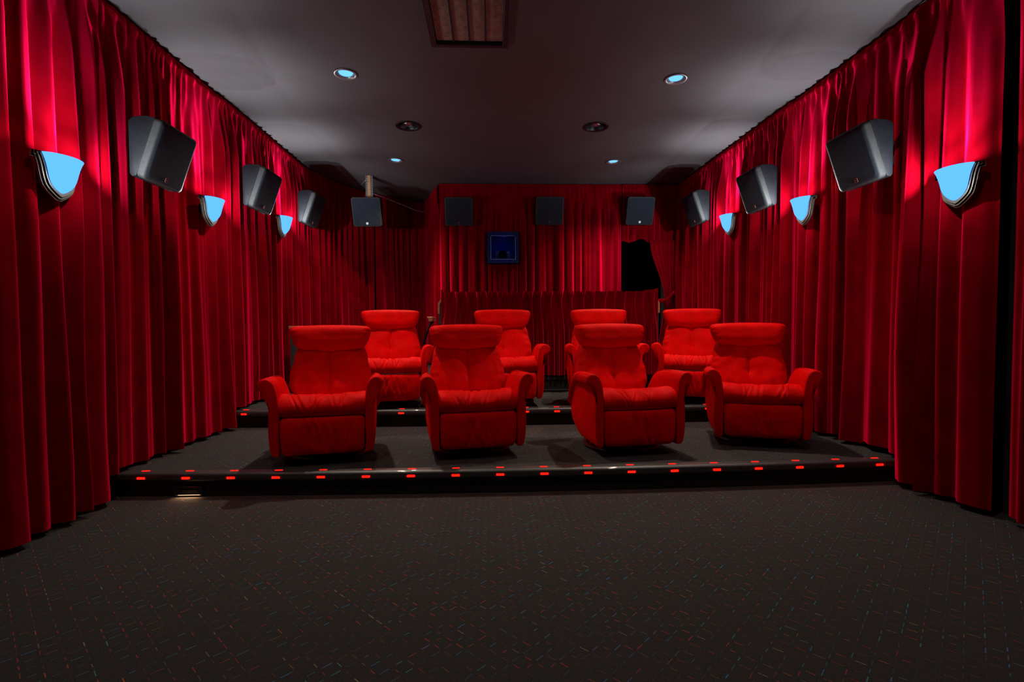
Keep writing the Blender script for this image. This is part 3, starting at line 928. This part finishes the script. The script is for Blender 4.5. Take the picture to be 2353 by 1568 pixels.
sp_a = make_speaker(False); sp_b = make_speaker(True)
used_a = used_b = False
def place_speaker(pale, loc, rz, lab):
    global used_a, used_b
    src = sp_b if pale else sp_a
    if pale: o = src if not used_b else copy_tree(src); used_b = True
    else: o = src if not used_a else copy_tree(src); used_a = True
    o.location = loc; o.rotation_euler = (0, 0, rz); o['label'] = lab
    return o


XSL, XSR = -2.50, 2.95
for y, z, lab in ((3.835, 2.245, 'black speaker on the left wall between the nearest and middle sconces'),
                  (5.44, 2.42, 'black speaker on the left wall between the middle and farthest sconces'),
                  (6.90, 2.55, 'black speaker on the left wall beyond the farthest sconce')):
    place_speaker(False, (XSL, y, z), -PI / 2, lab)
for y, z, lab in ((3.79, 2.265, 'black speaker on the right wall between the nearest and middle sconces'),
                  (5.28, 2.41, 'black speaker on the right wall between the middle and farthest sconces'),
                  (6.87, 2.575, 'black speaker on the right wall beyond the farthest sconce')):
    place_speaker(False, (XSR, y, z), PI / 2, lab)
for x, y, z, rz, pale, lab in ((-0.475, 7.93, 2.74, PI, False, 'black speaker on the booth curtain left of the projector window'),
                               (0.925, 7.93, 2.755, PI, False, 'black speaker on the booth curtain right of the projector window'),
                               (2.34, 7.91, 2.755, PI, True, 'black speaker with pale badge above the dark doorway'),
                               (-1.845, 7.80, 2.70, PI, True, 'black speaker with pale badge hung from the ceiling in the left corner')):
    place_speaker(pale, (x, y, z), rz, lab)

hb = thing('ceiling_hanger', 'raw timber batten with perforated steel straps holding the hung speaker', 'bracket', (-1.81, 7.70, 3.10))
box('batten', (0, 0, 0.175), (0.046, 0.045, 0.345), M_PALE_TIMBER, hb, 0.003, 1)
for sx in (-1, 1):
    bm = bmesh.new()
    nh = 11
    for q in range(nh + 1): bm_box(bm, (sx * 0.0385, -0.01, 0.02 + 0.31 * q / nh), (0.029, 0.003, 0.012))
    bm_box(bm, (sx * 0.027, -0.01, 0.175), (0.006, 0.003, 0.345)); bm_box(bm, (sx * 0.050, -0.01, 0.175), (0.006, 0.003, 0.345))
    obj('strap', bm, M_STEEL, hb)
bm = bmesh.new()
tube(bm, [(-0.03, 0, 0.30), (-0.08, 0.03, 0.275), (-0.14, 0.08, 0.235)], 0.004, 6)
tube(bm, [(0.04, 0, 0.08), (0.16, 0.10, 0.06), (0.30, 0.25, 0.03), (0.62, 0.6, -0.04), (1.0, 1.2, 0.02)], 0.004, 6)
tag(obj('speaker_cable', bm, M_STEEL, hb, smooth=True))

# ------------------------------------------------------------------ sconces
def make_sconce():
    """local: +Y out from the wall, X across, z=0 at the rim of the glass"""
    r = thing('wall_sconce', '', 'wall light', group='shield shaped wall sconces')
    def hw(v):   # half width of the shield, v=0 at the bottom
        return [0.0, 0.040, 0.058, 0.069, 0.078, 0.086, 0.094, 0.104, 0.121][min(8, int(v * 8))] if False else \
            0.122 * (0.56 * (1 - (1 - min(v * 1.7, 1)) ** 4) + 0.24 * v + 0.20 * v ** 5)
    HG = 0.205
    nv_, na = 26, 24
    V, F = [], []
    for j in range(nv_ + 1):
        v = (j / nv_) ** 1.4
        h = hw(v) + 1e-4; b_ = 0.095 * (0.45 + 0.55 * v) * (1 - (1 - min(v * 2.2, 1)) ** 2) + 1e-4
        for i in range(na + 1):
            a = PI * i / na
            V.append((h * math.cos(a), 0.012 + b_ * math.sin(a), -HG * (1 - v)))
    for j in range(nv_):
        for i in range(na):
            a = j * (na + 1) + i
            F.append((a, a + 1, a + na + 2, a + na + 1))
    sh = link_mesh('glass_shade', V, F, M_SHADE, r)
    sh['label'] = 'glowing pale blue glass bowl'
    md = sh.modifiers.new('thickness', 'SOLIDIFY'); md.thickness = 0.004; md.offset = 1
    # metal back plate: stepped shield following the glass outline
    def plate(e, y0, y1, top, name):
        bm = bmesh.new()
        ol = []
        for j in range(nv_ + 1):
            v = (j / nv_) ** 1.2; ol.append((hw(v) + e * (0.35 + 0.65 * min(1, v * 5)), -HG * (1 - v) - e * max(0, 1 - v * 3)))
        pts_ = [(x, z) for x, z in ol] + [(ol[-1][0] + 0.006, top)]
        full_ = pts_ + [(-x, z) for x, z in reversed(pts_)]
        f_ = [bm.verts.new((x, y1, z)) for x, z in full_]; g_ = [bm.verts.new((x, y0, z)) for x, z in full_]
        fc = bm.faces.new(f_); bm.faces.new(g_[::-1])
        n_ = len(full_)
        for q in range(n_): bm.faces.new((f_[q], g_[q], g_[(q + 1) % n_], f_[(q + 1) % n_]))
        return obj(name, bm, M_BRONZE, r, angle=30)
    plate(0.040, -0.012, 0.002, -0.035, 'back_plate')
    plate(0.030, 0.000, 0.012, -0.022, 'moulding')
    plate(0.017, 0.010, 0.020, -0.010, 'moulding')
    bm = bmesh.new(); bm_box(bm, (0, -0.06, -0.09), (0.06, 0.08, 0.08), 0.005, 1)
    obj('mounting_box', bm, M_BLACK, r)
    return r


sc0 = make_sconce(); first = True
GSC = []
for x, y, z, rz, lab in ((XSL, 3.04, 2.175, -PI / 2, 'glowing shield shaped sconce on the left wall, before the first speaker'),
                         (XSL, 4.63, 2.335, -PI / 2, 'glowing sconce on the left wall between first and second speakers'),
                         (XSL, 6.20, 2.505, -PI / 2, 'glowing sconce on the left wall between second and third speakers'),
                         (XSR, 3.06, 2.165, PI / 2, 'glowing shield shaped sconce on the right wall, before the first speaker'),
                         (XSR, 4.62, 2.36, PI / 2, 'glowing sconce on the right wall between first and second speakers'),
                         (XSR, 6.10, 2.525, PI / 2, 'glowing sconce on the right wall between second and third speakers')):
    o = sc0 if first else copy_tree(sc0); first = False
    o.location = (x, y, z); o.rotation_euler = (0, 0, rz); o['label'] = lab
    sx = 1 if x < 0 else -1
    # light out of the open top, and out of the two cheeks of the glass along the wall
    spot('sconce_lamp', (x + sx * 0.05, y, z - 0.03), P_SCONCE, C_SCONCE, 1.45, 1.0, 0.02, rot=(PI, sx * 0.10, 0))
    point('sconce_lamp', (x + sx * 0.05, y, z - 0.02), P_SCONCE * 0.20, C_SCONCE, 0.015)
    point('sconce_glass_light', (x + sx * 0.16, y, z - 0.10), P_GLASS * 0.11, C_SCONCE, 0.0)
    for sy in (-1, 1):
        d = Vector((sx * 0.16, sy, 0.42)).normalized()
        o_ = spot('sconce_glass_light', (x + sx * 0.07, y + sy * 0.128, z - 0.05), P_GLASS, C_SCONCE, 1.6, 0.9, 0.0)
        o_.rotation_euler = (-d).to_track_quat('Z', 'Y').to_euler()

# ------------------------------------------------------------------ ceiling fittings
def make_down():
    r = thing('recessed_downlight', '', 'ceiling light', group='lit recessed downlights')
    bm = bmesh.new()
    lathe(bm, [(0.078, 0.0), (0.100, -0.002), (0.104, -0.006), (0.100, -0.010), (0.084, -0.009), (0.074, -0.003), (0.068, 0.02), (0.062, 0.055)], 48)
    obj('trim_ring', bm, M_RIM, r, smooth=True)
    bm = bmesh.new(); rg = lathe(bm, [(0.064, 0.012), (0.058, 0.003), (0.04, 0.000), (0.012, -0.001)], 40); cap(bm, rg[-1])
    le = obj('lens', bm, M_LENS, r, smooth=True); le['label'] = 'glowing pale blue lens'
    return r


d0 = make_down()
for i, ((x, y), lab) in enumerate(zip(DOWNS, ('lit recessed downlight near the left front of the ceiling', 'lit recessed downlight near the right front of the ceiling',
                                              'lit recessed downlight at the left back above the hung speaker', 'lit recessed downlight at the right back near the dark doorway'))):
    o = d0 if i == 0 else copy_tree(d0)
    o.location = (x, y, CEIL); o['label'] = lab

def make_unlit():
    r = thing('recessed_ceiling_fitting', '', 'ceiling light', group='dark round ceiling fittings')
    bm = bmesh.new()
    lathe(bm, [(0.118, 0.0), (0.138, -0.002), (0.142, -0.007), (0.137, -0.012), (0.118, -0.010), (0.110, 0.0), (0.104, 0.03), (0.090, 0.07)], 48)
    obj('trim_ring', bm, M_BLACK, r, smooth=True)
    bm = bmesh.new()
    rg = lathe(bm, [(0.090, 0.07), (0.06, 0.085), (0.02, 0.09)], 40); cap(bm, rg[-1])
    obj('reflector', bm, simple('dark_reflector', (0.05, 0.04, 0.04), 0.2, metal=0.8), r, smooth=True)
    bm = bmesh.new()
    rg = lathe(bm, [(0.012, 0.09), (0.03, 0.06), (0.045, 0.035), (0.043, 0.018), (0.025, 0.008), (0.005, 0.006)], 24); cap(bm, rg[-1])
    obj('lamp', bm, M_CHROME, r, smooth=True)
    bm = bmesh.new()
    tube(bm, [(0.05 * math.cos(a), 0.05 * math.sin(a), 0.012) for a in [0.3 + 0.2 * q for q in range(22)]], 0.003, 6)
    obj('spring_clip', bm, M_CHROME, r, smooth=True)
    return r


u0 = make_unlit()
for i, ((x, y), lab) in enumerate(zip(VENTS, ('unlit round black ceiling fitting on the left half of the ceiling', 'unlit round black ceiling fitting on the right half of the ceiling'))):
    o = u0 if i == 0 else copy_tree(u0)
    o.location = (x, y, CEIL); o['label'] = lab; o.rotation_euler = (0, 0, 0.4 + 1.9 * i)

gx0, gx1, gy0, gy1 = -0.453, 0.152, 3.05, 4.12
gr = thing('ceiling_grille', 'black framed air grille with brown slats in the ceiling centre', 'air vent', ((gx0 + gx1) / 2, (gy0 + gy1) / 2, CEIL))
hx, hy = (gx1 - gx0) / 2, (gy1 - gy0) / 2
bm = bmesh.new()
for c, s_ in (((-hx + 0.02, 0, -0.010), (0.04, 2 * hy, 0.03)), ((hx - 0.02, 0, -0.010), (0.04, 2 * hy, 0.03)), ((0, -hy + 0.02, -0.010), (2 * hx - 0.08, 0.04, 0.03)), ((0, hy - 0.02, -0.010), (2 * hx - 0.08, 0.04, 0.03))):
    bm_box(bm, c, s_, 0.003, 1)
for sx in (-1, 1): bm_box(bm, (sx * (hx + 0.001), 0, -0.020), (0.006, 2 * hy, 0.012), 0.001, 1)
obj('frame', bm, M_GRILLFRAME, gr)
for q in (-1, 0, 1):
    box('divider', (q * 0.127, 0, 0.004), (0.015, 2 * hy - 0.08, 0.02), M_GRILLFRAME, gr, 0.002, 1)
bm = bmesh.new()
ns = 66
for q in range(ns):
    y = -hy + 0.045 + (2 * hy - 0.09) * q / (ns - 1)
    bm_box(bm, (0, 0, 0), (2 * hx - 0.085, 0.008, 0.0016), M=Matrix.Translation((0, y, 0.012)) @ Matrix.Rotation(math.radians(-30), 4, 'X'))
obj('slat_bank', bm, M_SLAT, gr)
bm = bmesh.new(); bm_box(bm, (0, 0, 0.10), (2 * hx - 0.05, 2 * hy - 0.05, 0.01))
obj('backing', bm, M_BLACK, gr)

# ------------------------------------------------------------------ projection window
PW = [(-0.04, 0.45), (2.158, 2.653)]
px, pz = (PW[0][0] + PW[0][1]) / 2 + 0.0, (PW[1][0] + PW[1][1]) / 2
M_FRAME = simple('port_frame_glow_tint', (0.003, 0.015, 0.06), 0.7, spec=0.2)  # blue of the projector glow is mixed into the frame colour
pw = tag(thing('window_1', 'square dark blue projector window in the booth wall', 'window', (px, YBOOTH - 0.06, pz)), kind='structure')
bm = bmesh.new()
w2, f2 = 0.247, 0.060
for c, s_ in (((-w2 + f2 / 2, 0, 0), (f2, 0.16, 2 * w2)), ((w2 - f2 / 2, 0, 0), (f2, 0.16, 2 * w2)), ((0, 0, w2 - f2 / 2), (2 * w2 - 2 * f2, 0.16, f2)), ((0, 0, -w2 + f2 / 2), (2 * w2 - 2 * f2, 0.16, f2))):
    bm_box(bm, c, s_, 0.003, 1)
obj('frame', bm, M_FRAME, pw, angle=35)
bm = bmesh.new()
for c, s_ in (((0, -0.075, w2 - f2 - 0.003), (0.37, 0.01, 0.005)), ((0, -0.075, -w2 + f2 + 0.003), (0.37, 0.01, 0.005)), ((-w2 + f2 - 0.006, -0.082, -0.01), (0.005, 0.006, 0.36)), ((w2 - f2 + 0.006, -0.082, -0.01), (0.005, 0.006, 0.36))):
    bm_box(bm, c, s_)
obj('bead', bm, M_STEEL, pw)
gm, gnt, gb = nmat('port_glass')
gb.inputs['Transmission Weight'].default_value = 1.0; gb.inputs['Roughness'].default_value = 0.0; gb.inputs['IOR'].default_value = 1.05
gb.inputs['Base Color'].default_value = (0.9, 0.95, 1, 1)
bm = bmesh.new(); bm_box(bm, (0, -0.05, 0), (2 * w2 - 2 * f2, 0.006, 2 * w2 - 2 * f2))
obj('pane', bm, gm, pw)
# projector behind the glass
pj = thing('projector', 'dark projector with round lens behind the booth window', 'projector', (px, YBOOTH + 0.30, pz - 0.155))
box('housing', (0, 0.02, 0.075), (0.25, 0.32, 0.13), simple('projector_housing', (0.5, 0.5, 0.45), 0.5), pj, 0.01, 2)
bm = bmesh.new()
lathe(bm, [(0.066, -0.13), (0.070, -0.20), (0.062, -0.205), (0.052, -0.19), (0.035, -0.175), (0.001, -0.17)], 32, (0.0, 0, 0.085), axis='Y')
obj('lens', bm, M_BLACK, pj, smooth=True)
box('pedestal', (0, 0.02, -0.86), (0.22, 0.28, 1.74), M_BLACK, pj)
box('stand', (0, 0.02, 0.005), (0.30, 0.36, 0.012), M_BLACK, pj)
struct(box('wall_booth', (px, YBOOTH + 0.78, 1.98), (1.2, 0.06, 2.93), simple('booth_wall_paint', (0.3, 0.3, 0.34), 0.8)))
point('projector_glow', (px + 0.02, YBOOTH + 0.06, pz + 0.12), 0.16, (0.06, 0.12, 1.0), 0.0)
point('projector_glow', (px, YBOOTH + 0.55, pz + 0.10), 0.12, (0.02, 0.03, 1.0), 0.0)
point('projector_glow', (px, YBOOTH - 0.22, pz - 0.02), 0.9, (0.02, 0.03, 1.0), 0.0)  # added light outside the window, stands in for blue glare on the folds
